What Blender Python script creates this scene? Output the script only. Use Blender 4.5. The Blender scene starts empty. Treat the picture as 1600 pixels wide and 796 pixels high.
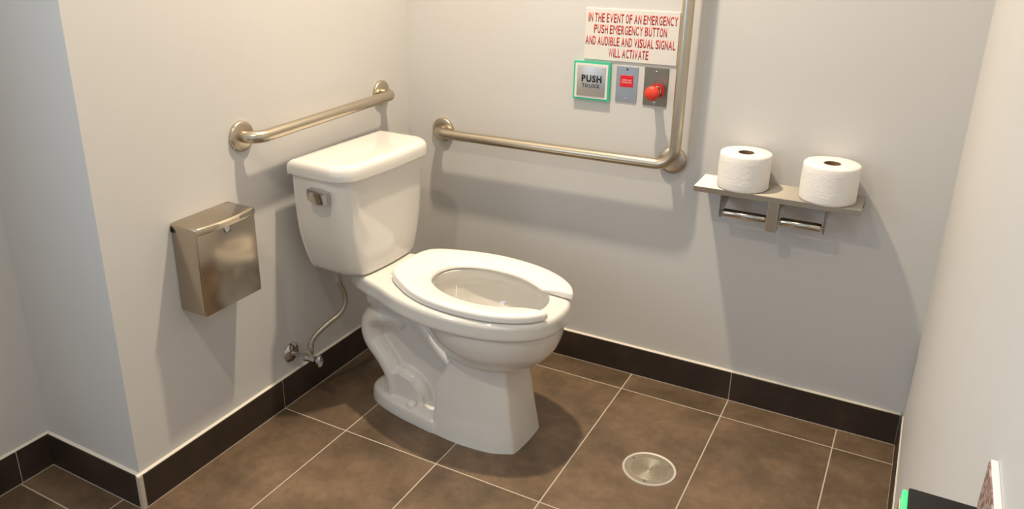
import bpy, bmesh, math, random
from mathutils import Vector, Matrix

S = bpy.context.scene
COL = S.collection
PI = math.pi

# ------------------------------------------------------------------ camera
cam_d = bpy.data.cameras.new('camera'); cam = bpy.data.objects.new('camera', cam_d); COL.objects.link(cam)
RX = Vector((0.86652, 0.49914, -0.00127)); RY = Vector((0.17273, -0.30225, -0.93745)); RZ = Vector((-0.46830, 0.81210, -0.34812))
M3 = Matrix((RX, -RY, -RZ)).transposed()
cam.matrix_world = Matrix.Translation((1.52258, -2.25746, 1.37658)) @ M3.to_4x4()
cam_d.sensor_width = 36.0; cam_d.sensor_fit = 'HORIZONTAL'
cam_d.lens = 1253.6 / 1600 * 36
cam_d.shift_x = 74.9 / 1600; cam_d.shift_y = -50.9 / 1600
cam_d.clip_start = 0.02
S.camera = cam
# ------------------------------------------------------------------ light
S.view_settings.view_transform = 'Standard'; S.view_settings.look = 'None'
S.view_settings.exposure = 0.0; S.view_settings.gamma = 1.0; S.view_settings.use_curve_mapping = False
w = bpy.data.worlds.new('world'); S.world = w; w.use_nodes = True
w.node_tree.nodes['Background'].inputs[0].default_value = (0.75, 0.86, 1, 1)
w.node_tree.nodes['Background'].inputs[1].default_value = 0.4

def area(name, loc, power, color, size, shape='DISK', size_y=None, rot=(0, 0, 0), spread=180):
    d = bpy.data.lights.new(name, 'AREA'); d.shape = shape; d.size = size
    if size_y: d.size_y = size_y
    d.energy = power; d.color = color; d.spread = math.radians(spread)
    o = bpy.data.objects.new(name, d); COL.objects.link(o); o.location = loc; o.rotation_euler = rot
    return o
WARM = (1.0, 0.845, 0.64)
area('ceiling_downlight', (0.60, -0.50, 2.47), 30, WARM, 0.075, spread=150)
area('ceiling_downlight', (0.64, -1.97, 2.47), 11, WARM, 0.075, spread=150)
area('window_daylight', (-0.44, -2.50, 1.45), 19, (0.62, 0.81, 1.0), 1.2, 'RECTANGLE', 0.9, (0, -PI / 2, 0))
area('added_daylight_fill', (1.05, -3.30, 1.10), 4, (0.60, 0.80, 1.0), 0.9, 'RECTANGLE', 2.0, (PI / 2, 0, 0))  # unseen fill added behind the camera to cool the left wall's shadows

# ------------------------------------------------------------------ materials
def mat(name):
    m = bpy.data.materials.new(name); m.use_nodes = True
    return m, m.node_tree, m.node_tree.nodes['Principled BSDF']

def simple(name, color, rough=0.5, metal=0.0, coat=0.0, emit=None, es=0.0, spec=None):
    m, t, b = mat(name)
    b.inputs['Base Color'].default_value = (*color, 1); b.inputs['Roughness'].default_value = rough
    b.inputs['Metallic'].default_value = metal; b.inputs['Coat Weight'].default_value = coat
    b.inputs['Coat Roughness'].default_value = 0.04
    if spec is not None: b.inputs['Specular IOR Level'].default_value = spec
    if emit:
        b.inputs['Emission Color'].default_value = (*emit, 1); b.inputs['Emission Strength'].default_value = es
    return m

def node(t, kind, **kw):
    n = t.nodes.new(kind)
    for k, v in kw.items(): setattr(n, k, v)
    return n

def math_n(t, op, a, b=None, c=None):
    n = node(t, 'ShaderNodeMath', operation=op)
    for i, v in enumerate((a, b, c)):
        if v is None: continue
        if isinstance(v, (int, float)): n.inputs[i].default_value = v
        else: t.links.new(v, n.inputs[i])
    return n.outputs[0]

def paint(name, color):
    m, t, b = mat(name)
    tc = node(t, 'ShaderNodeTexCoord')
    n = node(t, 'ShaderNodeTexNoise'); n.inputs['Scale'].default_value = 260; n.inputs['Detail'].default_value = 3
    t.links.new(tc.outputs['Object'], n.inputs['Vector'])
    n2 = node(t, 'ShaderNodeTexNoise'); n2.inputs['Scale'].default_value = 2.2; n2.inputs['Detail'].default_value = 2
    t.links.new(tc.outputs['Object'], n2.inputs['Vector'])
    r = node(t, 'ShaderNodeMixRGB'); r.inputs[1].default_value = (*[c * 0.97 for c in color], 1); r.inputs[2].default_value = (*[min(1, c * 1.03) for c in color], 1)
    t.links.new(n2.outputs['Fac'], r.inputs[0]); t.links.new(r.outputs[0], b.inputs['Base Color'])
    bp = node(t, 'ShaderNodeBump'); bp.inputs['Strength'].default_value = 0.06; bp.inputs['Distance'].default_value = 0.002
    t.links.new(n.outputs['Fac'], bp.inputs['Height']); t.links.new(bp.outputs[0], b.inputs['Normal'])
    b.inputs['Roughness'].default_value = 0.55; b.inputs['Specular IOR Level'].default_value = 0.3
    return m

M_WALL = paint('wall_paint', (0.60, 0.585, 0.565))
M_CEIL = paint('ceiling_paint', (0.78, 0.77, 0.75))

def tile_material(name, c0, c1, c2, grid=None, rough=0.42):
    """brown stone-look porcelain; grid=(x0, dx, y0, dy) draws grout joints on the floor"""
    m, t, b = mat(name)
    g = node(t, 'ShaderNodeNewGeometry')
    sep = node(t, 'ShaderNodeSeparateXYZ'); t.links.new(g.outputs['Position'], sep.inputs[0])
    n1 = node(t, 'ShaderNodeTexNoise'); n1.inputs['Scale'].default_value = 5.0; n1.inputs['Detail'].default_value = 7; n1.inputs['Roughness'].default_value = 0.62
    n2 = node(t, 'ShaderNodeTexNoise'); n2.inputs['Scale'].default_value = 42; n2.inputs['Detail'].default_value = 6; n2.inputs['Roughness'].default_value = 0.7
    vec = g.outputs['Position']
    if grid:
        x0, dx, y0, dy = grid
        ix = math_n(t, 'FLOOR', math_n(t, 'DIVIDE', math_n(t, 'SUBTRACT', sep.outputs[0], x0), dx))
        iy = math_n(t, 'FLOOR', math_n(t, 'DIVIDE', math_n(t, 'SUBTRACT', sep.outputs[1], y0), dy))
        cb = node(t, 'ShaderNodeCombineXYZ'); t.links.new(ix, cb.inputs[0]); t.links.new(iy, cb.inputs[1])
        wn = node(t, 'ShaderNodeTexWhiteNoise'); wn.noise_dimensions = '3D'; t.links.new(cb.outputs[0], wn.inputs['Vector'])
        sc = node(t, 'ShaderNodeVectorMath', operation='MULTIPLY_ADD'); t.links.new(wn.outputs['Color'], sc.inputs[0])
        sc.inputs[1].default_value = (7, 7, 7); t.links.new(g.outputs['Position'], sc.inputs[2]); vec = sc.outputs[0]
    t.links.new(vec, n1.inputs['Vector']); t.links.new(vec, n2.inputs['Vector'])
    cr = node(t, 'ShaderNodeValToRGB'); e = cr.color_ramp.elements
    e[0].position = 0.32; e[0].color = (*c0, 1); e[1].position = 0.68; e[1].color = (*c2, 1)
    k = e.new(0.49); k.color = (*c1, 1)
    t.links.new(n1.outputs['Fac'], cr.inputs[0])
    mx = node(t, 'ShaderNodeMixRGB', blend_type='OVERLAY'); mx.inputs[0].default_value = 0.35
    t.links.new(cr.outputs[0], mx.inputs[1]); t.links.new(n2.outputs['Fac'], mx.inputs[2])
    colr = mx.outputs[0]; bump_h = n2.outputs['Fac']
    if grid:
        def joint(s, o, d, half):
            q = math_n(t, 'DIVIDE', math_n(t, 'SUBTRACT', s, o), d)
            f = math_n(t, 'ABSOLUTE', math_n(t, 'SUBTRACT', q, math_n(t, 'ROUND', q)))
            return math_n(t, 'LESS_THAN', f, half / d)
        jm = math_n(t, 'MAXIMUM', joint(sep.outputs[0], x0, dx, 0.0017), joint(sep.outputs[1], y0, dy, 0.0017))
        gm = node(t, 'ShaderNodeMixRGB'); t.links.new(jm, gm.inputs[0]); t.links.new(colr, gm.inputs[1]); gm.inputs[2].default_value = (0.50, 0.43, 0.34, 1)
        colr = gm.outputs[0]
        rr = math_n(t, 'MULTIPLY_ADD', jm, 0.4, rough); t.links.new(rr, b.inputs['Roughness'])
    else:
        b.inputs['Roughness'].default_value = rough
    t.links.new(colr, b.inputs['Base Color'])
    bp = node(t, 'ShaderNodeBump'); bp.inputs['Strength'].default_value = 0.08; bp.inputs['Distance'].default_value = 0.003
    t.links.new(bump_h, bp.inputs['Height']); t.links.new(bp.outputs[0], b.inputs['Normal'])
    return m

TX, TDX, TY, TDY = 0.2408, 0.308, -0.1095, 0.6133
M_FLOOR = tile_material('floor_tile', (0.080, 0.055, 0.032), (0.138, 0.090, 0.053), (0.215, 0.138, 0.082), (TX, TDX, TY, TDY))
M_SKIRT = tile_material('skirting_tile', (0.022, 0.014, 0.010), (0.034, 0.022, 0.016), (0.050, 0.034, 0.025), None, 0.38)
M_GROUT = simple('grout', (0.48, 0.42, 0.35), 0.9)
M_CAULK = simple('caulk', (0.72, 0.66, 0.56), 0.7)

def ceramic(name, color, rough=0.1, coat=0.6):
    m, t, b = mat(name)
    b.inputs['Base Color'].default_value = (*color, 1); b.inputs['Roughness'].default_value = rough
    b.inputs['Coat Weight'].default_value = coat; b.inputs['Coat Roughness'].default_value = 0.03
    return m
M_CER = ceramic('white_vitreous_china', (0.73, 0.70, 0.645))
M_SEAT = ceramic('white_seat_plastic', (0.82, 0.785, 0.73), 0.25, 0.2)

def steel(name, color, rough, stretch=(1, 1, 1), var=0.12, bump=0.02, aniso=0.0, tangent=None):
    m, t, b = mat(name)
    if tangent:
        b.inputs['Anisotropic'].default_value = aniso
        cx = node(t, 'ShaderNodeCombineXYZ')
        for i in range(3): cx.inputs[i].default_value = tangent[i]
        t.links.new(cx.outputs[0], b.inputs['Tangent'])
    tc = node(t, 'ShaderNodeTexCoord'); mp = node(t, 'ShaderNodeMapping'); mp.inputs['Scale'].default_value = stretch
    t.links.new(tc.outputs['Object'], mp.inputs[0])
    n = node(t, 'ShaderNodeTexNoise'); n.inputs['Scale'].default_value = 1.0; n.inputs['Detail'].default_value = 4
    t.links.new(mp.outputs[0], n.inputs['Vector'])
    b.inputs['Metallic'].default_value = 1; b.inputs['Base Color'].default_value = (*color, 1)
    t.links.new(math_n(t, 'MULTIPLY_ADD', n.outputs['Fac'], var, rough - var / 2), b.inputs['Roughness'])
    bp = node(t, 'ShaderNodeBump'); bp.inputs['Strength'].default_value = bump; bp.inputs['Distance'].default_value = 0.001
    t.links.new(n.outputs['Fac'], bp.inputs['Height']); t.links.new(bp.outputs[0], b.inputs['Normal'])
    return m
M_STEEL = steel('satin_stainless', (0.56, 0.49, 0.385), 0.30, (300, 300, 300))
M_BRUSH = steel('brushed_stainless', (0.50, 0.43, 0.34), 0.21, (5, 5, 900), 0.04, 0.0)
M_SHELF = steel('shelf_stainless', (0.44, 0.40, 0.34), 0.62, (14, 800, 800), 0.1, 0.04, 0.95, (0, 1, 0))
M_CHROME = simple('chrome', (0.52, 0.51, 0.50), 0.06, 1.0)
M_BRACKET = simple('bracket_steel', (0.38, 0.36, 0.34), 0.16, 1.0)
M_SPIN = simple('spindle_steel', (0.56, 0.51, 0.44), 0.2, 1.0)
M_DARK = simple('black_rubber', (0.012, 0.012, 0.012), 0.5)
M_BRAID = steel('braided_steel', (0.42, 0.37, 0.30), 0.38, (500, 500, 500), 0.3, 0.5)

def paper(name):
    m, t, b = mat(name)
    b.inputs['Base Color'].default_value = (0.84, 0.81, 0.77, 1); b.inputs['Roughness'].default_value = 0.9; b.inputs['Specular IOR Level'].default_value = 0.1
    tc = node(t, 'ShaderNodeTexCoord')
    mp = node(t, 'ShaderNodeMapping'); mp.inputs['Scale'].default_value = (60, 60, 120); t.links.new(tc.outputs['Object'], mp.inputs[0])
    v = node(t, 'ShaderNodeTexVoronoi'); v.inputs['Scale'].default_value = 1.6; t.links.new(mp.outputs[0], v.inputs['Vector'])
    n = node(t, 'ShaderNodeTexNoise'); n.inputs['Scale'].default_value = 1.0; t.links.new(mp.outputs[0], n.inputs['Vector'])
    s = math_n(t, 'ADD', v.outputs['Distance'], n.outputs['Fac'])
    bp = node(t, 'ShaderNodeBump'); bp.inputs['Strength'].default_value = 0.14; bp.inputs['Distance'].default_value = 0.003
    t.links.new(s, bp.inputs['Height']); t.links.new(bp.outputs[0], b.inputs['Normal'])
    return m
M_PAPER = paper('toilet_tissue'); M_CARD = simple('cardboard', (0.20, 0.13, 0.07), 0.85)
M_SIGN = simple('sign_white', (0.70, 0.665, 0.62), 0.45); M_RED = simple('sign_red', (0.46, 0.02, 0.012), 0.5)
M_BLACK = simple('black_print', (0.01, 0.01, 0.01), 0.5)

# ------------------------------------------------------------------ helpers
def obj(name, bm, m, parent=None, smooth=None, fix=True):
    if fix: bmesh.ops.recalc_face_normals(bm, faces=bm.faces)
    me = bpy.data.meshes.new(name); bm.to_mesh(me); bm.free()
    for x in (m if isinstance(m, (list, tuple)) else [m]): me.materials.append(x)
    if smooth is not None:
        me.polygons.foreach_set('use_smooth', [True] * len(me.polygons)); me.set_sharp_from_angle(angle=math.radians(smooth))
    o = bpy.data.objects.new(name, me); COL.objects.link(o)
    if parent: o.parent = parent
    return o

def empty(name, loc=(0, 0, 0), rz=0.0):
    o = bpy.data.objects.new(name, None); COL.objects.link(o); o.location = loc; o.rotation_euler = (0, 0, rz)
    o.empty_display_size = 0.05
    return o

def tag(o, label, cat, group=None):
    o['label'] = label; o['category'] = cat
    if group: o['group'] = group
    return o

def struct(name, bm, m, parent=None, smooth=None):
    o = obj(name, bm, m, parent, smooth)
    o['kind'] = 'structure'
    return o

def box(bm, x0, x1, y0, y1, z0, z1, bevel=0.0, seg=2, mi=0):
    r = bmesh.ops.create_cube(bm, size=1.0, matrix=Matrix.Translation(((x0 + x1) / 2, (y0 + y1) / 2, (z0 + z1) / 2)) @ Matrix.Diagonal((x1 - x0, y1 - y0, z1 - z0, 1)))
    vs = r['verts']
    fs = {f for v in vs for f in v.link_faces}
    for f in fs: f.material_index = mi
    if bevel > 0:
        es = {e for v in vs for e in v.link_edges}
        bmesh.ops.bevel(bm, geom=list(es), offset=bevel, segments=seg, profile=0.5, affect='EDGES', clamp_overlap=True)
    return vs

def loft(bm, rings, cap=(True, True)):
    vr = [[bm.verts.new(p) for p in r] for r in rings]
    n = len(vr[0])
    for a, b in zip(vr[:-1], vr[1:]):
        for i in range(n):
            bm.faces.new((a[i], a[(i + 1) % n], b[(i + 1) % n], b[i]))
    if cap[0]: bm.faces.new(list(reversed(vr[0])))
    if cap[1]: bm.faces.new(vr[-1])
    return vr

def axis_matrix(origin, axis):
    return Matrix.Translation(origin) @ Vector(axis).to_track_quat('Z', 'Y').to_matrix().to_4x4()

def lathe(bm, prof, mtx=Matrix(), n=48, cap=(True, True)):
    """prof: list of (radius, height) along local z"""
    rings = [[mtx @ Vector((r * math.cos(2 * PI * i / n), r * math.sin(2 * PI * i / n), z)) for i in range(n)] for r, z in prof]
    loft(bm, rings, cap)

def round_path(pts, rad, seg=10):
    """polyline with filleted corners"""
    P = [Vector(p) for p in pts]; out = [P[0]]
    for i in range(1, len(P) - 1):
        r = rad[i] if isinstance(rad, (list, tuple)) else rad
        a = (P[i - 1] - P[i]).normalized(); b = (P[i + 1] - P[i]).normalized()
        th = a.angle(b); d = r / math.tan(th / 2)
        c = P[i] + (a + b).normalized() * (r / math.sin(th / 2))
        s = P[i] + a * d; e = P[i] + b * d
        u = (s - c); v = (e - c); ang = u.angle(v)
        for k in range(seg + 1):
            t = k / seg
            out.append(c + (u * math.sin((1 - t) * ang) + v * math.sin(t * ang)) / math.sin(ang))
    out.append(P[-1]); return out

def spline(pts, n=12, closed=False):
    """catmull-rom through points of any dimension"""
    P = [tuple(p) for p in pts]; L = len(P); out = []
    rng = range(L if closed else L - 1)
    for i in rng:
        if closed: a, b, c, d = P[i - 1], P[i], P[(i + 1) % L], P[(i + 2) % L]
        else: a, b, c, d = P[max(i - 1, 0)], P[i], P[i + 1], P[min(i + 2, L - 1)]
        for k in range(n):
            t = k / n
            out.append(tuple(0.5 * (2 * q + (r - p) * t + (2 * p - 5 * q + 4 * r - s) * t * t + (3 * q - p - 3 * r + s) * t ** 3) for p, q, r, s in zip(a, b, c, d)))
    if not closed: out.append(P[-1])
    return out

def tube(bm, path, rad, n=20, cap=True):
    P = [Vector(p) for p in path]
    R = rad if isinstance(rad, (list, tuple)) else [rad] * len(P)
    T = [((P[min(i + 1, len(P) - 1)] - P[max(i - 1, 0)])).normalized() for i in range(len(P))]
    u = T[0].orthogonal().normalized(); rings = []
    for i, p in enumerate(P):
        u = (u - T[i] * u.dot(T[i])).normalized(); v = T[i].cross(u)
        rings.append([p + (u * math.cos(2 * PI * k / n) + v * math.sin(2 * PI * k / n)) * R[i] for k in range(n)])
    loft(bm, rings, (cap, cap))

def half_ring(prof, n=6, dense=True):
    """closed ring (x, y) from a half outline [(x, h)...] running back -> front"""
    s = spline(prof, n)
    left = [(x, -max(h, 0)) for x, h in s]; right = [(x, max(h, 0)) for x, h in reversed(s)]
    pts = left + right; out = []
    for p in pts:
        if not out or (abs(p[0] - out[-1][0]) + abs(p[1] - out[-1][1])) > 1e-6: out.append(p)
    return out

def scale_ring(r, cx, d):
    """inset a ring by about d"""
    xs = [p[0] for p in r]; ys = [p[1] for p in r]
    hx = (max(xs) - min(xs)) / 2; hy = max(ys); mx = (max(xs) + min(xs)) / 2
    return [(mx + (x - mx) * (hx - d) / hx, y * (hy - d) / hy) for x, y in r]

def evaluated_mesh(o):
    dg = bpy.context.evaluated_depsgraph_get(); dg.update()
    return bpy.data.meshes.new_from_object(o.evaluated_get(dg))

COND = {'I': .13, 'M': .60, 'W': .66, 'E': .40, 'F': .38, 'L': .37, 'T': .42, 'A': .50, 'V': .49, 'Y': .49}
def text_mesh(name, body, height, width, loc, rot, m, parent, bold=0.02, thick=0.0004, condensed=True):
    """raised lettering, cap height and total width in metres, centred on loc"""
    bm = bmesh.new(); pen = 0.0
    for ch in body:
        if ch == ' ': pen += .20 if condensed else .30; continue
        c = bpy.data.curves.new(name, 'FONT'); c.body = ch; c.size = 1.0; c.resolution_u = 4; c.offset = bold if ch not in 'MW' else 0.0
        o = bpy.data.objects.new(name, c); COL.objects.link(o)
        me = evaluated_mesh(o); bpy.data.objects.remove(o); bpy.data.curves.remove(c)
        x0 = min(v.co.x for v in me.vertices); x1 = max(v.co.x for v in me.vertices)
        y0 = min(v.co.y for v in me.vertices); y1 = max(v.co.y for v in me.vertices)
        wd = COND.get(ch, .45) if condensed else (x1 - x0)
        for v in me.vertices:
            v.co.x = pen + (v.co.x - x0) / (x1 - x0) * wd
            v.co.y = (v.co.y - y0) / (y1 - y0)
        pen += wd + .09
        bm.from_mesh(me); bpy.data.meshes.remove(me)
    tot = pen - .09
    for v in bm.verts:
        v.co.x = (v.co.x / tot - .5) * width; v.co.y = (v.co.y - .5) * height
    r = bmesh.ops.extrude_face_region(bm, geom=list(bm.faces))
    for v in [g for g in r['geom'] if isinstance(g, bmesh.types.BMVert)]: v.co.z += thick
    t = obj(name, bm, m, parent)
    t.location = loc; t.rotation_euler = rot
    return t

# ------------------------------------------------------------------ the room
L = 1.232; D = 0.362; W = 1.630; H = 2.50; FY = -3.25; TS = 0.011; HB = 0.097
def slab(name, *b, m=M_WALL):
    bm = bmesh.new(); box(bm, *b); return struct(name, bm, m)
slab('floor', -0.6, 1.9, FY - 0.15, 0.2, -0.1, 0.0, m=M_FLOOR)
slab('ceiling', -0.6, 1.9, FY - 0.15, 0.2, H, H + 0.1, m=M_CEIL)
slab('wall_back', -0.6, 1.9, 0.0, 0.12, 0.0, H)
slab('wall_left', -D - 0.12, 0.0, -L, 0.0, 0.0, H)
bm = bmesh.new()                                   # recess wall with the window that lets in the daylight, beside the photographer
for q in ((FY, -2.95, 0, H), (-2.05, -L, 0, H), (-2.95, -2.05, 0, 0.85), (-2.95, -2.05, 2.05, H)): box(bm, -D - 0.12, -D, *q)
struct('wall_recess', bm, M_WALL)
slab('wall_right', W, W + 0.12, FY, 0.0, 0.0, H)
bm = bmesh.new()                                   # wall behind the photographer with an opening added for the daylight fill
for q in ((-D - 0.12, 0.58, 0, H), (1.52, W + 0.12, 0, H), (0.58, 1.52, 2.12, H)): box(bm, q[0], q[1], FY - 0.12, FY, q[2], q[3])
struct('wall_front', bm, M_WALL)

def skirting(name, p0, p1, nrm, joints, ends=(0, 0), TS=TS):
    """tile skirting from p0 to p1 along a wall; nrm points into the room"""
    p0 = Vector((*p0, 0)); p1 = Vector((*p1, 0)); d = (p1 - p0).normalized(); ln = (p1 - p0).length; nv = Vector((*nrm, 0))
    bm = bmesh.new()
    def P(a, b, z): return p0 + d * a + nv * b + Vector((0, 0, z))
    def prism(a0, a1, sec, mi):
        q = [[bm.verts.new(P(a, b, z)) for b, z in sec] for a in (a0, a1)]
        n = len(sec); fs = [bm.faces.new(q[0]), bm.faces.new(list(reversed(q[1])))]
        for i in range(n): fs.append(bm.faces.new((q[0][i], q[1][i], q[1][(i + 1) % n], q[0][(i + 1) % n])))
        for f in fs: f.material_index = mi
    cuts = [0 - ends[0]] + [j for j in joints] + [ln + ends[1]]
    for a, b in zip(cuts[:-1], cuts[1:]):
        prism(a + 0.0013, b - 0.0013, [(0, 0.002), (TS, 0.002), (TS, HB - 0.001), (TS - 0.001, HB), (0, HB)], 0)
    prism(cuts[0] + 0.0005, cuts[-1] - 0.0005, [(0, 0.0), (TS - 0.0008, 0.0), (TS - 0.0008, HB - 0.001), (0, HB - 0.001)], 1)   # grout between the tiles
    prism(cuts[0] + 0.0005, cuts[-1] - 0.0005, [(TS + 0.0007, 0.0), (TS + 0.0007, 0.0022), (TS - 0.001, 0.0022), (TS - 0.001, 0.0)], 1)   # joint at the floor
    prism(cuts[0], cuts[-1], [(0, HB - 0.0005), (TS - 0.002, HB - 0.0005), (TS - 0.004, HB + 0.0006), (0.001, HB + 0.003), (0, HB + 0.003)], 2)   # cream bead along the top
    return struct(name, bm, [M_SKIRT, M_GROUT, M_CAULK])
skirting('baseboard_left', (0, -L), (0, 0), (1, 0), [L - 0.7228], (TS, -TS))
skirting('baseboard_back', (0, 0), (W, 0), (0, -1), [TX + TDX, TX + 3 * TDX], (0, -0.008))
skirting('baseboard_end', (-D, -L), (0, -L), (0, -1), [], (-TS, 0.0))
skirting('baseboard_recess', (-D, FY), (-D, -L), (1, 0), [-1.331 - FY - 0.6133 * 2, -1.331 - FY - 0.6133, -1.331 - FY], (0, 0))
skirting('baseboard_right', (W, -TS), (W, FY), (-1, 0), [0.712 - TS], (0, 0), 0.006)
bm = bmesh.new(); box(bm, -0.0005, TS + 0.0008, -L - TS - 0.0008, -L + 0.001, 0, HB, 0.001)
struct('trim_1', bm, M_GROUT)                      # grouted outside corner of the skirting

# ------------------------------------------------------------------ toilet
toilet = tag(empty('toilet', (0, -0.470, 0), math.radians(-2.6)),
             'white two-piece ceramic toilet with open front seat standing against the left wall', 'toilet')

RIM = [(0.135, 0.0), (0.138, 0.045), (0.163, 0.080), (0.232, 0.112), (0.300, 0.133), (0.370, 0.160), (0.440, 0.178), (0.520, 0.186), (0.605, 0.182), (0.678, 0.166), (0.740, 0.137), (0.786, 0.095), (0.808, 0.048), (0.814, 0.0)]
def ell(cx, a, b, n=64, p=2.0):
    out = []
    for i in range(n):
        t = 2 * PI * i / n; c, s = math.cos(t), math.sin(t)
        out.append((cx + a * math.copysign(abs(c) ** (2 / p), c), b * math.copysign(abs(s) ** (2 / p), s)))
    return out
def zr(r, z): return [Vector((x, y, z)) for x, y in r]

def bowl_mesh():
    pieces = []
    bm = bmesh.new(); r = half_ring(RIM, 8)
    loft(bm, [zr(scale_ring(r, 0, 0.005), 0.3815), zr(scale_ring(r, 0, 0.001), 0.385), zr(r, 0.392), zr(r, 0.418), zr(scale_ring(r, 0, 0.002), 0.4255), zr(scale_ring(r, 0, 0.006), 0.4305), zr(scale_ring(r, 0, 0.014), 0.4325)])
    pieces.append(bm)
    bm = bmesh.new()                                # bowl under the rim
    bl = spline([(0.225, .593, .050, .042), (0.236, .596, .092, .074), (0.262, .600, .146, .119), (0.298, .600, .181, .149), (0.338, .597, .202, .166), (0.376, .594, .2115, .1735), (0.40, .594, .212, .174)], 6)
    loft(bm, [zr(ell(cx, a_, b_, 96), z_) for z_, cx, a_, b_ in bl])
    pieces.append(bm)
    bm = bmesh.new()                                # front column with flat face
    def colr(k, xb, xf, hc, hm):
        return half_ring([(xb, 0), (xb + .001, hm * .55), (xb + .004, hm * .92), (xb + .03, hm), ((xb + xf) / 2 - .02, hm * 1.02), (xf - .06, hm * .92), (xf - .012, hc * 1.07), (xf - .004, hc * 1.0), (xf, hc * .9), (xf + .003, hc * .5), (xf + .004, 0)], 5)
    loft(bm, [zr(colr(0, .462, .718, .079, .118), -0.012), zr(colr(0, .462, .718, .079, .118), 0.0), zr(colr(0, .462, .713, .078, .114), 0.03), zr(colr(0, .463, .704, .075, .108), 0.08), zr(colr(0, .466, .694, .071, .103), 0.15), zr(colr(0, .495, .684, .067, .101), 0.205), zr(colr(0, .53, .675, .064, .102), 0.28)])
    pieces.append(bm)
    bm = bmesh.new()                                # foot ledge
    F = half_ring([(0.188, 0), (0.192, 0.035), (0.212, 0.062), (0.25, 0.083), (0.32, 0.102), (0.40, 0.113), (0.48, 0.117), (0.50, 0.08), (0.505, 0)], 6)
    loft(bm, [zr(F, -0.012), zr(F, 0.012), zr(scale_ring(F, 0, 0.003), 0.032), zr(scale_ring(F, 0, 0.008), 0.040), zr(scale_ring(F, 0, 0.018), 0.0445), zr(scale_ring(F, 0, 0.040), 0.049)])
    pieces.append(bm)
    bm = bmesh.new()                                # web between trap and deck
    for wv, hy in (([(0.240, 0.03), (0.245, 0.15), (0.228, 0.20), (0.205, 0.30), (0.17, 0.39), (0.56, 0.39), (0.56, 0.03)], 0.038),
                   ([(0.262, 0.03), (0.268, 0.10), (0.32, 0.130), (0.37, 0.115), (0.405, 0.07), (0.412, 0.03)], 0.0735)):
        a = [bm.verts.new((x, -hy, z)) for x, z in wv]; b = [bm.verts.new((x, hy, z)) for x, z in wv]
        bm.faces.new(a); bm.faces.new(list(reversed(b)))
        for i in range(len(wv)): bm.faces.new((a[i], b[i], b[(i + 1) % len(wv)], a[(i + 1) % len(wv)]))
        pieces.append(bm); bm = bmesh.new()
    bm.free(); bm = bmesh.new()
    # trapway: up leg, weir, down leg
    pth = spline([(0.318, 0, 0.262), (0.292, 0, 0.286), (0.250, 0, 0.293), (0.207, 0, 0.262), (0.211, 0, 0.205), (0.258, 0, 0.150), (0.287, 0, 0.10), (0.292, 0, 0.03)], 8)
    n = len(pth)
    tube(bm, pth, [0.026 + 0.018 * min(1, i / n / .25) for i in range(n)], 24)
    for v in bm.verts: v.co.y *= 1.8
    pieces.append(bm)
    bm = bmesh.new()
    pth = spline([(0.20, 0, 0.335), (0.28, 0, 0.345), (0.35, 0, 0.320), (0.415, 0, 0.265), (0.48, 0, 0.205), (0.56, 0, 0.175)], 8)
    tube(bm, pth, 0.036, 24)
    for v in bm.verts: v.co.y *= 1.72
    pieces.append(bm)
    bm = bmesh.new()                                # outlet hump running forward over the foot
    pth = spline([(0.275, 0, 0.105), (0.32, 0, 0.108), (0.355, 0, 0.100), (0.380, 0, 0.075), (0.39, 0, 0.03)], 8)
    tube(bm, pth, 0.042, 24)
    for v in bm.verts: v.co.y *= 1.75
    pieces.append(bm)
    cut = bmesh.new()
    loft(cut, [zr(ell(0.50, 0.05, 0.045), 0.245), zr(ell(0.515, 0.09, 0.072), 0.262), zr(ell(0.545, 0.135, 0.105), 0.295), zr(ell(0.570, 0.168, 0.134), 0.345), zr(ell(0.580, 0.182, 0.147), 0.385), zr(ell(0.580, 0.178, 0.140), 0.405), zr(ell(0.580, 0.176, 0.137), 0.46)])
    bmesh.ops.recalc_face_normals(cut, faces=cut.faces)
    co = obj('cutter', cut, M_CER)
    base = bpy.data.meshes.new('j'); jb = bmesh.new()
    for b in pieces:
        bmesh.ops.recalc_face_normals(b, faces=b.faces)
        bmesh.ops.triangulate(b, faces=b.faces)
        t = obj('piece', b, M_CER)
        md = t.modifiers.new('cut', 'BOOLEAN'); md.operation = 'DIFFERENCE'; md.solver = 'EXACT'; md.object = co
        me = evaluated_mesh(t); jb.from_mesh(me)
        bpy.data.meshes.remove(me); bpy.data.objects.remove(t)
    bpy.data.objects.remove(co)
    o = obj('joined', jb, M_CER, fix=False)
    rm = o.modifiers.new('remesh', 'REMESH'); rm.mode = 'VOXEL'; rm.voxel_size = 0.0027; rm.adaptivity = 0.0
    sm = o.modifiers.new('smooth', 'SMOOTH'); sm.factor = 0.5; sm.iterations = 7
    me = evaluated_mesh(o); bpy.data.objects.remove(o)
    for v in me.vertices: v.co.z = max(v.co.z, 0.0)
    return me
me = bowl_mesh(); me.name = 'bowl'; me.materials.clear(); me.materials.append(M_CER)
me.polygons.foreach_set('use_smooth', [True] * len(me.polygons))
bowl = bpy.data.objects.new('bowl', me); COL.objects.link(bowl); bowl.parent = toilet

bm = bmesh.new()                                    # water in the bowl
lathe(bm, [(0.072, 0.262), (0.072, 0.265)], Matrix.Translation((0.515, 0, 0)), 32)
for v in bm.verts: v.co.y *= 0.85
obj('water', bm, simple('water', (0.62, 0.62, 0.58), 0.03), toilet, 30)

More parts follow.
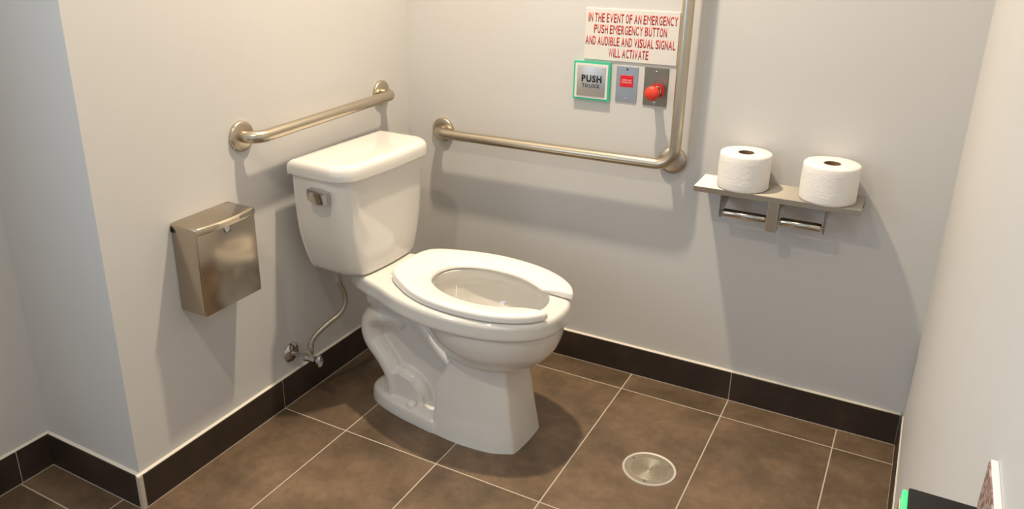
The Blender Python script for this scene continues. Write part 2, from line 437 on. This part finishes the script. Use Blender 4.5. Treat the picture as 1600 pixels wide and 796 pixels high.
def tank_prof(h, f, xb=0.062):
    return [(xb, 0), (xb + .0005, h * .5), (xb + .003, h * .955), (xb + .013, h * .99), (0.12, h), (f - .075, h), (f - .056, h * .985), (f - .037, h * .94), (f - .020, h * .865), (f - .011, h * .785), (f - .006, h * .66), (f - .002, h * .35), (f, 0)]
bm = bmesh.new()
rows = [(0.434, .133, .240, .070), (0.438, .142, .247, .066), (0.450, .149, .250, .063), (0.48, .160, .251, .061), (0.52, .173, .252, .060), (0.56, .1825, .253, .060), (0.60, .188, .254, .060), (0.66, .1925, .255, .060), (0.741, .194, .256, .060)]
loft(bm, [zr(half_ring(tank_prof(h, f, xb), 5), z) for z, h, f, xb in [(z, h + .005, f, xb) for z, h, f, xb in rows]])
bmesh.ops.translate(bm, verts=bm.verts, vec=(0, .012, 0)); obj('tank', bm, M_CER, toilet, 50)
bm = bmesh.new(); r = half_ring(tank_prof(.208, .271, .050), 6)
loft(bm, [zr(scale_ring(r, 0, .003), 0.7305), zr(r, 0.7325), zr(scale_ring(r, 0, -.0005), 0.745), zr(scale_ring(r, 0, .0005), 0.757), zr(scale_ring(r, 0, .003), 0.764), zr(scale_ring(r, 0, .008), 0.7695), zr(scale_ring(r, 0, .015), 0.772), zr(scale_ring(r, 0, .03), 0.7728)])
bmesh.ops.translate(bm, verts=bm.verts, vec=(0, .012, .002)); obj('tank_lid', bm, M_CER, toilet, 50)
bm = bmesh.new(); box(bm, 0.075, 0.20, -0.07, 0.07, 0.425, 0.4365, 0.004)   # gasket between tank and bowl
obj('gasket', bm, simple('tank_gasket', (0.16, 0.15, 0.14), 0.7), toilet)

# flush lever on the end of the tank
bm = bmesh.new()
s0 = [(0.128, 0.706), (0.193, 0.702), (0.196, 0.671), (0.160, 0.663), (0.130, 0.676)]
def lv(k, y): return [Vector((0.168 + (x - 0.161) * k, y, 0.688 + (z - 0.688) * k)) for x, z in s0]
loft(bm, [lv(.95, -.192), lv(1, -.196), lv(1, -.208), lv(.84, -.218), lv(.6, -.2195)])
lathe(bm, [(.011, 0), (.011, .018)], axis_matrix((0.170, -.165, .688), (0, -1, 0)), 20); bmesh.ops.translate(bm, verts=bm.verts, vec=(.000, .002, .001))
o = obj('flush_lever', bm, M_CHROME, toilet, 35); o['label'] = 'chrome flush lever'

# open-front seat: cross-section swept from one prong to the other
def seat():
    OUT = [(0.794, 0.064), (0.788, 0.083), (0.762, 0.117), (0.715, 0.150), (0.650, 0.174), (0.570, 0.185), (0.490, 0.182), (0.420, 0.164), (0.364, 0.137), (0.324, 0.112), (0.303, 0.089), (0.294, 0.066), (0.290, 0.040), (0.289, 0.0)]
    INN = [(0.706, 0.066), (0.694, 0.071), (0.672, 0.083), (0.642, 0.096), (0.608, 0.106), (0.570, 0.110), (0.525, 0.108), (0.485, 0.099), (0.450, 0.083), (0.422, 0.062), (0.408, 0.043), (0.402, 0.027), (0.399, 0.012), (0.398, 0.0)]
    o = spline(OUT, 5); i = spline(INN, 5)
    full = [(a, b) for a, b in zip(o, i)]
    seq = [((ox, -oh), (ix, -ih)) for (ox, oh), (ix, ih) in full] + [((ox, oh), (ix, ih)) for (ox, oh), (ix, ih) in reversed(full[:-1])]
    # profile: u 0 = outer edge, 1 = inner edge
    prof = [(0.0, .0), (0.0, .55), (0.015, .80), (0.05, .95), (0.11, 1.0), (0.30, .97), (0.55, .80), (0.80, .58), (0.92, .44), (0.98, .30), (1.0, .12), (1.0, 0.0), (0.94, -.08), (0.06, -.08)]
    rings = []
    N = len(seq)
    for k, ((ox, oy), (ix, iy)) in enumerate(seq):
        rear = max(0, min(1, (0.50 - ox) / 0.22)); top = 0.456 + 0.010 * rear * rear
        zb = 0.4365
        edge = min(k, N - 1 - k); sq = {0: .55, 1: .85, 2: .96}.get(edge, 1.0)
        rg = []
        for u, v in prof:
            z = zb + (top - zb) * v if v <= 1 else top
            z = 0.447 + (z - 0.447) * sq
            cu = 0.5 + (u - 0.5) * (sq if edge < 1 else 1)
            rg.append(Vector((ox + (ix - ox) * cu, oy + (iy - oy) * cu, z)))
        rings.append(rg)
    bm = bmesh.new(); loft(bm, rings); return bm
sb = seat()
for v in sb.verts: v.co = Matrix.Translation((0.808, 0, 0)) @ Matrix.Rotation(math.radians(-2.6), 4, 'Z') @ Matrix.Translation((-0.800, 0, 0)) @ v.co
st = obj('seat', sb, M_SEAT, toilet, 60)
for s in (-1, 1):
    bm = bmesh.new(); box(bm, .285, .335, .012 + s * .05 - .012, .012 + s * .05 + .012, .431, .4372, .002)
    obj('seat_hinge', bm, M_SEAT, toilet, 40)
for s in (-1, 1):
    bm = bmesh.new(); lathe(bm, [(.0155, .0), (.0155, .008), (.0145, .014), (.011, .0185), (.006, .0205), (.001, .021)], Matrix.Translation((0.378, s * 0.087, 0.039)), 24)
    obj('bolt_cap', bm, M_SEAT, toilet, 50)

# ------------------------------------------------------------------ water supply stop and hose
sup = tag(empty('water_supply_valve', (0, -0.666, 0.162)), 'chrome stop valve with braided hose low on the left wall beneath the toilet tank', 'water valve')
def rel(p, o): return (p[0] - o[0], p[1] - o[1], p[2] - o[2])
SO = (0, -0.666, 0.162)
bm = bmesh.new(); lathe(bm, [(.0325, 0), (.0325, .002), (.030, .005), (.022, .010), (.014, .0125), (.0105, .013)], axis_matrix((0, 0, 0), (1, 0, 0)), 36)
obj('escutcheon', bm, M_CHROME, sup, 40)
bm = bmesh.new(); lathe(bm, [(.0075, .01), (.0075, .05), (.0115, .05), (.0115, .066), (.010, .068), (.010, .088), (.0115, .09), (.0115, .097), (.006, .098), (.006, .108)], axis_matrix((0, 0, 0), (1, 0, 0)), 20)
lathe(bm, [(.0075, 0), (.0075, .016), (.010, .017), (.010, .028)], axis_matrix((.078, 0, .004), (0, 0, 1)), 6)
obj('valve_body', bm, M_CHROME, sup, 35)
bm = bmesh.new(); lathe(bm, [(.010, .104), (.019, .106), (.020, .112), (.016, .116), (.006, .117)], axis_matrix((0, 0, 0), (1, 0, 0)), 24)
for v in bm.verts: v.co.y *= .62
obj('valve_handle', bm, M_CHROME, sup, 35)
hp = [(0.078, -0.664, 0.188), (0.078, -0.662, 0.21), (0.086, -0.646, 0.235), (0.105, -0.613, 0.262), (0.125, -0.580, 0.285), (0.135, -0.563, 0.315), (0.133, -0.562, 0.350), (0.125, -0.572, 0.385), (0.122, -0.576, 0.412)]
bm = bmesh.new(); tube(bm, spline([rel(p, SO) for p in hp], 8), 0.0080, 16); obj('supply_hose', bm, M_BRAID, sup, 60)
bm = bmesh.new(); lathe(bm, [(.0085, -.020), (.012, -.014), (.012, -.002), (.015, .003), (.016, .008), (.016, .0235)], Matrix.Translation(rel((0.122, -0.576, 0.410), SO)), 8)
obj('coupling_nut', bm, simple('grey_nut', (0.35, 0.33, 0.31), 0.4), sup, 30)
bm = bmesh.new(); lathe(bm, [(.009, -.016), (.009, .0)], Matrix.Translation(rel((0.078, -0.664, 0.209), SO)), 12)
obj('ferrule', bm, M_CHROME, sup, 30)

# ------------------------------------------------------------------ grab bars
def flange_bm(p, ax):
    bm = bmesh.new()
    lathe(bm, [(.0405, .0004), (.0405, .007), (.0395, .0095), (.037, .0112), (.030, .0128), (.019, .0138)], axis_matrix(p, ax), 48)
    return bm
def grab_bar(loc, path, rads, flanges, ax, label):
    g = tag(empty('grab_bar', loc), label, 'grab bar')
    bm = bmesh.new(); tube(bm, round_path([rel(p, loc) for p in path], rads), 0.0160, 28); obj('bar', bm, M_STEEL, g, 60)
    for f in flanges: obj('flange', flange_bm(rel(f, loc), ax), M_STEEL, g, 40)
    return g
grab_bar((0, -0.784, 0.862), [(0.006, -0.784, 0.860), (0.056, -0.784, 0.860), (0.056, -0.160, 0.866), (0.006, -0.160, 0.866)], 0.036,
         [(0, -0.784, 0.860), (0, -0.160, 0.866)], (1, 0, 0), 'short straight stainless grab bar on the left wall above the toilet tank')
gb = grab_bar((0.143, 0, 0.728), [(0.143, -0.006, 0.728), (0.143, -0.056, 0.728), (0.942, -0.056, 0.729), (0.942, -0.056, 1.490), (0.942, -0.006, 1.490)], [0, .036, .055, .036, 0],
              [(0.143, 0, 0.728), (0.924, 0, 0.732), (0.942, 0, 1.490)], (0, -1, 0), 'large L-shaped stainless grab bar on the back wall beside the red lettered sign')
bm = bmesh.new(); tube(bm, [rel(p, (0.143, 0, 0.728)) for p in ((0.924, -0.004, 0.744), (0.924, -0.05, 0.744))], 0.0145, 24); obj('corner_post', bm, M_STEEL, gb, 60)

# ------------------------------------------------------------------ sanitary bin
BY0, BY1, BZ0, BZ1, BX = -1.040, -0.847, 0.468, 0.700, 0.088
bn = tag(empty('sanitary_bin', (0, -0.944, 0.468)), 'brushed stainless waste receptacle with hinged lid mounted on the left wall', 'waste bin')
BO = (0, -0.944, 0.468)
bm = bmesh.new(); box(bm, 0.0005, BX - .003, BY0 - BO[1], BY1 - BO[1], 0, BZ1 - BZ0 - .012, .003); obj('body', bm, M_BRUSH, bn, 40)
bm = bmesh.new()                                    # front panel set into the side flanges
box(bm, BX - .004, BX, BY0 - BO[1] + .002, BY1 - BO[1] - .001, 0.0, BZ1 - BZ0 - .019, .0015); obj('front_panel', bm, M_BRUSH, bn, 40)
bm = bmesh.new()                                    # lid with a bowed front lip
n = 24; rows = []
hw = (BY1 - BY0) / 2 + .001
def lidring(z, ins, bow):
    pts = [(0.001, -hw + ins), ]
    for k in range(n + 1):
        s = -1 + 2 * k / n
        pts.append((BX + .001 - ins + bow * (1 - s * s), s * (hw - ins)))
    pts.append((0.001, hw - ins)); return [Vector((x, y, z)) for x, y in pts]
T = BZ1 - BZ0
loft(bm, [lidring(T - .018, 0, .010), lidring(T - .006, 0, .011), lidring(T - .002, .002, .010), lidring(T, .006, .009)])
obj('lid', bm, M_BRUSH, bn, 40)
bm = bmesh.new(); lathe(bm, [(.012, 0), (.012, .0015), (.0095, .0025), (.009, .0008)], axis_matrix((BX + .0002, .002, T - .028), (1, 0, 0)), 28)
obj('thumb_tab', bm, M_CHROME, bn, 40)
bm = bmesh.new(); lathe(bm, [(.006, 0), (.006, .004)], axis_matrix((.010, BY0 - BO[1] + .001, T - .016), (0, -1, 0)), 16)
box(bm, .002, .012, BY0 - BO[1] - .003, BY0 - BO[1] + .001, T - .022, T - .006, .002)
o = obj('hinge_cap', bm, M_DARK, bn, 40); o['label'] = 'black hinge cap'

# ------------------------------------------------------------------ sign and emergency controls on the back wall
sg = tag(empty('emergency_sign', (0.771, 0, 1.076)), 'white rectangular sign with red emergency lettering above three wall buttons', 'sign')
bm = bmesh.new(); box(bm, -.138, .138, -.0035, 0, -.0735, .0735, .0012); obj('plate', bm, M_SIGN, sg)
RB = (PI / 2, 0, 0)
for body, wd, hh, x, z in (('IN THE EVENT OF AN EMERGENCY', .262, .0255, .002, .048), ('PUSH EMERGENCY BUTTON', .215, .0255, -.003, .016), ('AND AUDIBLE AND VISUAL SIGNAL', .267, .0255, -.002, -.0175), ('WILL ACTIVATE', .119, .0255, -.003, -.0500)):
    text_mesh('lettering', body, hh, wd, (x, -.0034, z), RB, M_RED, sg)

pb = tag(empty('push_plate', (0.663, 0, 0.940)), 'square steel push to lock plate with glowing green rim under the sign', 'push button')
bm = bmesh.new()
def frame(bm, o, i, y0, y1, bev=.0):
    for a in ((-o, o, i, o), (-o, o, -o, -i), (-o, -i, -i, i), (i, o, -i, i)): box(bm, a[0], a[1], y0, y1, a[2], a[3])
bm = bmesh.new(); frame(bm, .0565, .0510, -.011, 0); o = obj('light_ring', bm, simple('green_light_ring', (0.04, 0.36, 0.20), 0.3, emit=(0.05, 0.60, 0.30), es=0.22), pb); o['label'] = 'glowing green rim'
bm = bmesh.new(); frame(bm, .0510, .0445, -.0125, 0); obj('bezel', bm, simple('bezel', (0.72, 0.70, 0.67), 0.35), pb)
bm = bmesh.new(); box(bm, -.0442, .0442, -.0145, 0, -.0442, .0442, .0015); obj('plate', bm, steel('push_plate_steel', (0.60, 0.59, 0.57), 0.42, (500, 20, 500), .1), pb, 30)
text_mesh('lettering', 'PUSH', .0215, .063, (.002, -.0144, .0075), RB, M_BLACK, pb, .05, condensed=False)
text_mesh('lettering', 'TO LOCK', .0115, .056, (.001, -.0144, -.0135), RB, M_BLACK, pb, .025, condensed=False)

ip = tag(empty('indicator_plate', (0.769, 0, 0.939)), 'narrow steel wall plate with a small red lit window, middle control under the sign', 'indicator panel')
bm = bmesh.new(); box(bm, -.032, .032, -.003, 0, -.0515, .0515, .001); obj('plate', bm, steel('indicator_steel', (0.52, 0.54, 0.57), 0.36, (20, 500, 500), .1), ip)
bm = bmesh.new(); box(bm, -.0195, .0195, -.0048, -.002, -.0085, .0255, .0008); obj('window', bm, simple('red_window', (0.50, 0.01, 0.02), 0.3, emit=(0.6, 0.01, 0.02), es=0.25), ip)
MP = simple('pale_print', (0.85, 0.55, 0.5), .5)
text_mesh('lettering', 'ASSISTANCE', .0042, .030, (0, -.0046, .0115), RB, MP, ip)
text_mesh('lettering', 'REQUESTED', .0042, .030, (0, -.0046, .0050), RB, MP, ip)
for z in (.043, -.043):
    bm = bmesh.new(); lathe(bm, [(.003, 0), (.003, .001), (.001, .0015)], axis_matrix((0, -.003, z), (0, -1, 0)), 12); obj('screw', bm, M_CHROME if z < 0 else M_DARK, ip, 30)

eb = tag(empty('emergency_button', (0.8555, 0, 0.939)), 'steel wall plate with a red mushroom push button beside the vertical grab bar', 'emergency button')
bm = bmesh.new(); box(bm, -.035, .035, -.003, 0, -.055, .055, .001); obj('plate', bm, steel('button_plate_steel', (0.33, 0.28, 0.22), 0.34, (20, 500, 500), .1), eb)
bm = bmesh.new(); lathe(bm, [(.021, .0), (.021, .0015), (.0185, .0016)], axis_matrix((.005, -.003, -.010), (0, -1, 0)), 40); obj('red_collar', bm, simple('collar_red', (0.50, 0.02, 0.015), .4), eb, 40)
bm = bmesh.new(); lathe(bm, [(.0135, 0), (.0135, .006), (.0125, .007), (.0125, .042)], axis_matrix((.005, -.003, -.010), (0, -1, 0)), 32); obj('barrel', bm, M_CHROME, eb, 40)
bm = bmesh.new(); lathe(bm, [(.012, .038), (.0185, .040), (.0208, .044), (.0208, .050), (.019, .0545), (.014, .0580), (.007, .0595), (.001, .060)], axis_matrix((.005, -.003, -.010), (0, -1, 0)), 40)
o = obj('button_cap', bm, simple('mushroom_red', (0.70, 0.045, 0.02), .4), eb, 50); o['label'] = 'red mushroom button cap'
for z in (.043, -.046):
    bm = bmesh.new(); lathe(bm, [(.0035, 0), (.0035, .0012), (.001, .0018)], axis_matrix((0, -.003, z), (0, -1, 0)), 12); obj('screw', bm, M_CHROME, eb, 30)

# ------------------------------------------------------------------ shelf with double roll holder
SX0, SX1, SZ, SD = 1.021, 1.4395, 0.7035, 0.126
sh = tag(empty('paper_holder_shelf', (1.23, 0, SZ)), 'stainless shelf with double toilet roll holder beneath on the back wall', 'shelf')
hx = (SX1 - SX0) / 2
bm = bmesh.new(); box(bm, -hx, hx, -SD, 0, -.0018, 0, .0006); box(bm, -hx, hx, -.003, 0, -.03, -.0005)
obj('shelf_top', bm, M_SHELF, sh)
bm = bmesh.new(); box(bm, -hx, hx, -SD - .0015, -SD + .0005, -.0145, .0003, .0006); obj('front_lip', bm, M_STEEL, sh)
for px in (-.138, .128):
    bm = bmesh.new()
    pr = [(0, -.0015), (-.098, -.0015), (-.098, -.080), (-.088, -.092), (-.066, -.092), (-.05, -.075), (0, -.06)]
    a = [bm.verts.new((px - .002, y, z)) for y, z in pr]; b = [bm.verts.new((px + .002, y, z)) for y, z in pr]
    bm.faces.new(a); bm.faces.new(list(reversed(b)))
    for i in range(len(pr)): bm.faces.new((a[i], b[i], b[(i + 1) % len(pr)], a[(i + 1) % len(pr)]))
    obj('side_bracket', bm, M_BRACKET, sh)
bm = bmesh.new(); box(bm, -.014, .014, -.106, -.075, -.104, -.0015, .002); box(bm, -.010, .010, -.08, 0, -.06, -.0015, .001)
obj('center_bracket', bm, M_STEEL, sh)
for a, b in ((-.138, -.012), (.012, .128)):
    bm = bmesh.new(); lathe(bm, [(.004, 0), (.004, .006), (.0095, .0065), (.0115, .010), (.0115, b - a - .010), (.0095, b - a - .0065), (.004, b - a - .006), (.004, b - a)], axis_matrix((a, -.083, -.077), (1, 0, 0)), 24)
    obj('spindle', bm, M_SPIN, sh, 35)

# ------------------------------------------------------------------ toilet rolls on the shelf
def roll_paper(R, h, seed):
    rnd = random.Random(seed); bm = bmesh.new(); n = 64
    prof = [(.0215, .001), (R - .004, 0), (R - .001, .002), (R, .006), (R, h * .25), (R + .0004, h * .5), (R, h * .75), (R, h - .006), (R - .0012, h - .002), (R - .004, h), (.0215, h - .0015), (.0205, h - .004), (.0205, .003)]
    rings = []
    for r, z in prof:
        rg = []
        for i in range(n):
            t = 2 * PI * i / n; k = r
            if r > .05: k += .0006 * math.sin(t * 2 + seed) + .0004 * math.sin(5 * t + z * 60 + seed)
            rg.append(Vector((k * math.cos(t), k * math.sin(t), z)))
        rings.append(rg)
    loft(bm, rings, (False, False))
    bm.verts.ensure_lookup_table(); N = len(prof)
    for i in range(n):                              # close the inner wall
        a = bm.verts[(N - 1) * n + i]; b = bm.verts[(N - 1) * n + (i + 1) % n]; c = bm.verts[(i + 1) % n]; d = bm.verts[i]
        bm.faces.new((a, b, c, d))
    return bm
def core_bm(h):
    bm = bmesh.new(); n = 40
    prof = [(.0203, .0005), (.0203, h - .001), (.019, h - .001), (.019, .0005)]
    rings = [[Vector((r * math.cos(2 * PI * i / n), r * math.sin(2 * PI * i / n), z)) for i in range(n)] for r, z in prof]
    vr = loft(bm, rings, (False, False))
    for i in range(n): bm.faces.new((vr[3][i], vr[3][(i + 1) % n], vr[0][(i + 1) % n], vr[0][i]))
    return bm
for x, R, h, lab, sd in ((1.138, .0665, .0985, 'white toilet paper roll standing on the shelf end nearer the vertical grab bar', 1), (1.352, .0685, .0985, 'white toilet paper roll standing on the shelf end nearer the right wall', 2)):
    r = tag(empty('toilet_roll', (x, -.0715, SZ)), lab, 'toilet paper', 'toilet paper rolls on the shelf')
    obj('paper', roll_paper(R, h, sd), M_PAPER, r, 50)
    o = obj('cardboard_core', core_bm(h), M_CARD, r, 40)

# ------------------------------------------------------------------ round floor cleanout
dr = tag(empty('floor_cleanout', (1.058, -0.457, 0)), 'round metal cleanout cover set in the brown floor tiles', 'drain cover')
M_NB = steel('nickel_bronze', (0.56, 0.49, 0.38), 0.42, (180, 180, 180), .2, .2)
bm = bmesh.new(); n = 72
rp = [(.0715, 0), (.0715, .002), (.0705, .0035), (.066, .0035), (.0645, .0025), (.0645, 0)]
vr = loft(bm, [[Vector((r * math.cos(2 * PI * i / n), r * math.sin(2 * PI * i / n), z)) for i in range(n)] for r, z in rp], (False, False))
for i in range(n): bm.faces.new((vr[-1][i], vr[-1][(i + 1) % n], vr[0][(i + 1) % n], vr[0][i]))
obj('rim', bm, simple('rim_metal', (0.66, 0.60, 0.52), 0.5, 0.35), dr, 35)
bm = bmesh.new(); prof = [(.0642, 0), (.0642, .0018), (.050, .0020)]
r = .046
while r > .006: prof += [(r + .0015, .0020), (r + .0005, .0032), (r - .0012, .0032), (r - .0022, .0020)]; r -= .0066
prof += [(.002, .0022)]
lathe(bm, prof, Matrix(), 72); obj('cover', bm, M_NB, dr, 30)
for a in (35, 155, 275):
    bm = bmesh.new(); lathe(bm, [(.0042, .0012), (.0042, .0032), (.001, .0036)], Matrix.Translation((.056 * math.cos(math.radians(a)), .056 * math.sin(math.radians(a)), 0)), 16); obj('screw', bm, M_CHROME, dr, 30)

# ------------------------------------------------------------------ door button box and panel on the right wall, near the camera
QY0, QY1, QZ0, QZ1 = -1.669, -1.554, 0.795, 0.908
bxr = tag(empty('door_button_box', (W, (QY0 + QY1) / 2, QZ0)), 'black wall box with a green lit front edge low on the right wall', 'push button')
cy = (QY1 - QY0) / 2
bm = bmesh.new(); box(bm, -.058, 0, -cy, cy, 0, QZ1 - QZ0, .0015); obj('housing', bm, simple('black_plastic', (0.006, 0.006, 0.0065), 0.6, spec=0.25), bxr, 30)
bm = bmesh.new(); box(bm, -.0625, -.0575, -cy + .001, cy - .001, .001, QZ1 - QZ0 - .003, .001)
o = obj('light_ring', bm, simple('green_lit_edge', (0.05, 0.6, 0.2), 0.3, emit=(0.06, 0.85, 0.22), es=0.8), bxr); o['label'] = 'bright green lit edge'
bm = bmesh.new(); box(bm, -.064, -.060, -cy + .008, cy - .008, .008, QZ1 - QZ0 - .008, .001); obj('plate', bm, M_STEEL, bxr)
pn = tag(empty('wall_panel', (W, -1.62, 0.909)), 'thin white panel with a reddish speckled face on the right wall above the black box', 'panel')
def speck():
    m, t, b = mat('speckled_face')
    tc = node(t, 'ShaderNodeTexCoord'); n = node(t, 'ShaderNodeTexNoise'); n.inputs['Scale'].default_value = 160; n.inputs['Detail'].default_value = 4
    t.links.new(tc.outputs['Object'], n.inputs['Vector'])
    cr = node(t, 'ShaderNodeValToRGB'); e = cr.color_ramp.elements; e[0].position = .4; e[0].color = (0.22, 0.10, 0.075, 1); e[1].position = .62; e[1].color = (0.5, 0.40, 0.36, 1)
    t.links.new(n.outputs['Fac'], cr.inputs[0]); t.links.new(cr.outputs[0], b.inputs['Base Color']); b.inputs['Roughness'].default_value = .35
    return m
bm = bmesh.new(); box(bm, -.0055, 0, -.09, .066, 0, .0485, .0008); obj('board', bm, simple('white_board', (0.85, 0.85, 0.86), .3), pn)
bm = bmesh.new(); box(bm, -.0068, -.0055, -.0885, .0645, .001, .0465); o = obj('face', bm, speck(), pn); o['label'] = 'reddish speckled face'
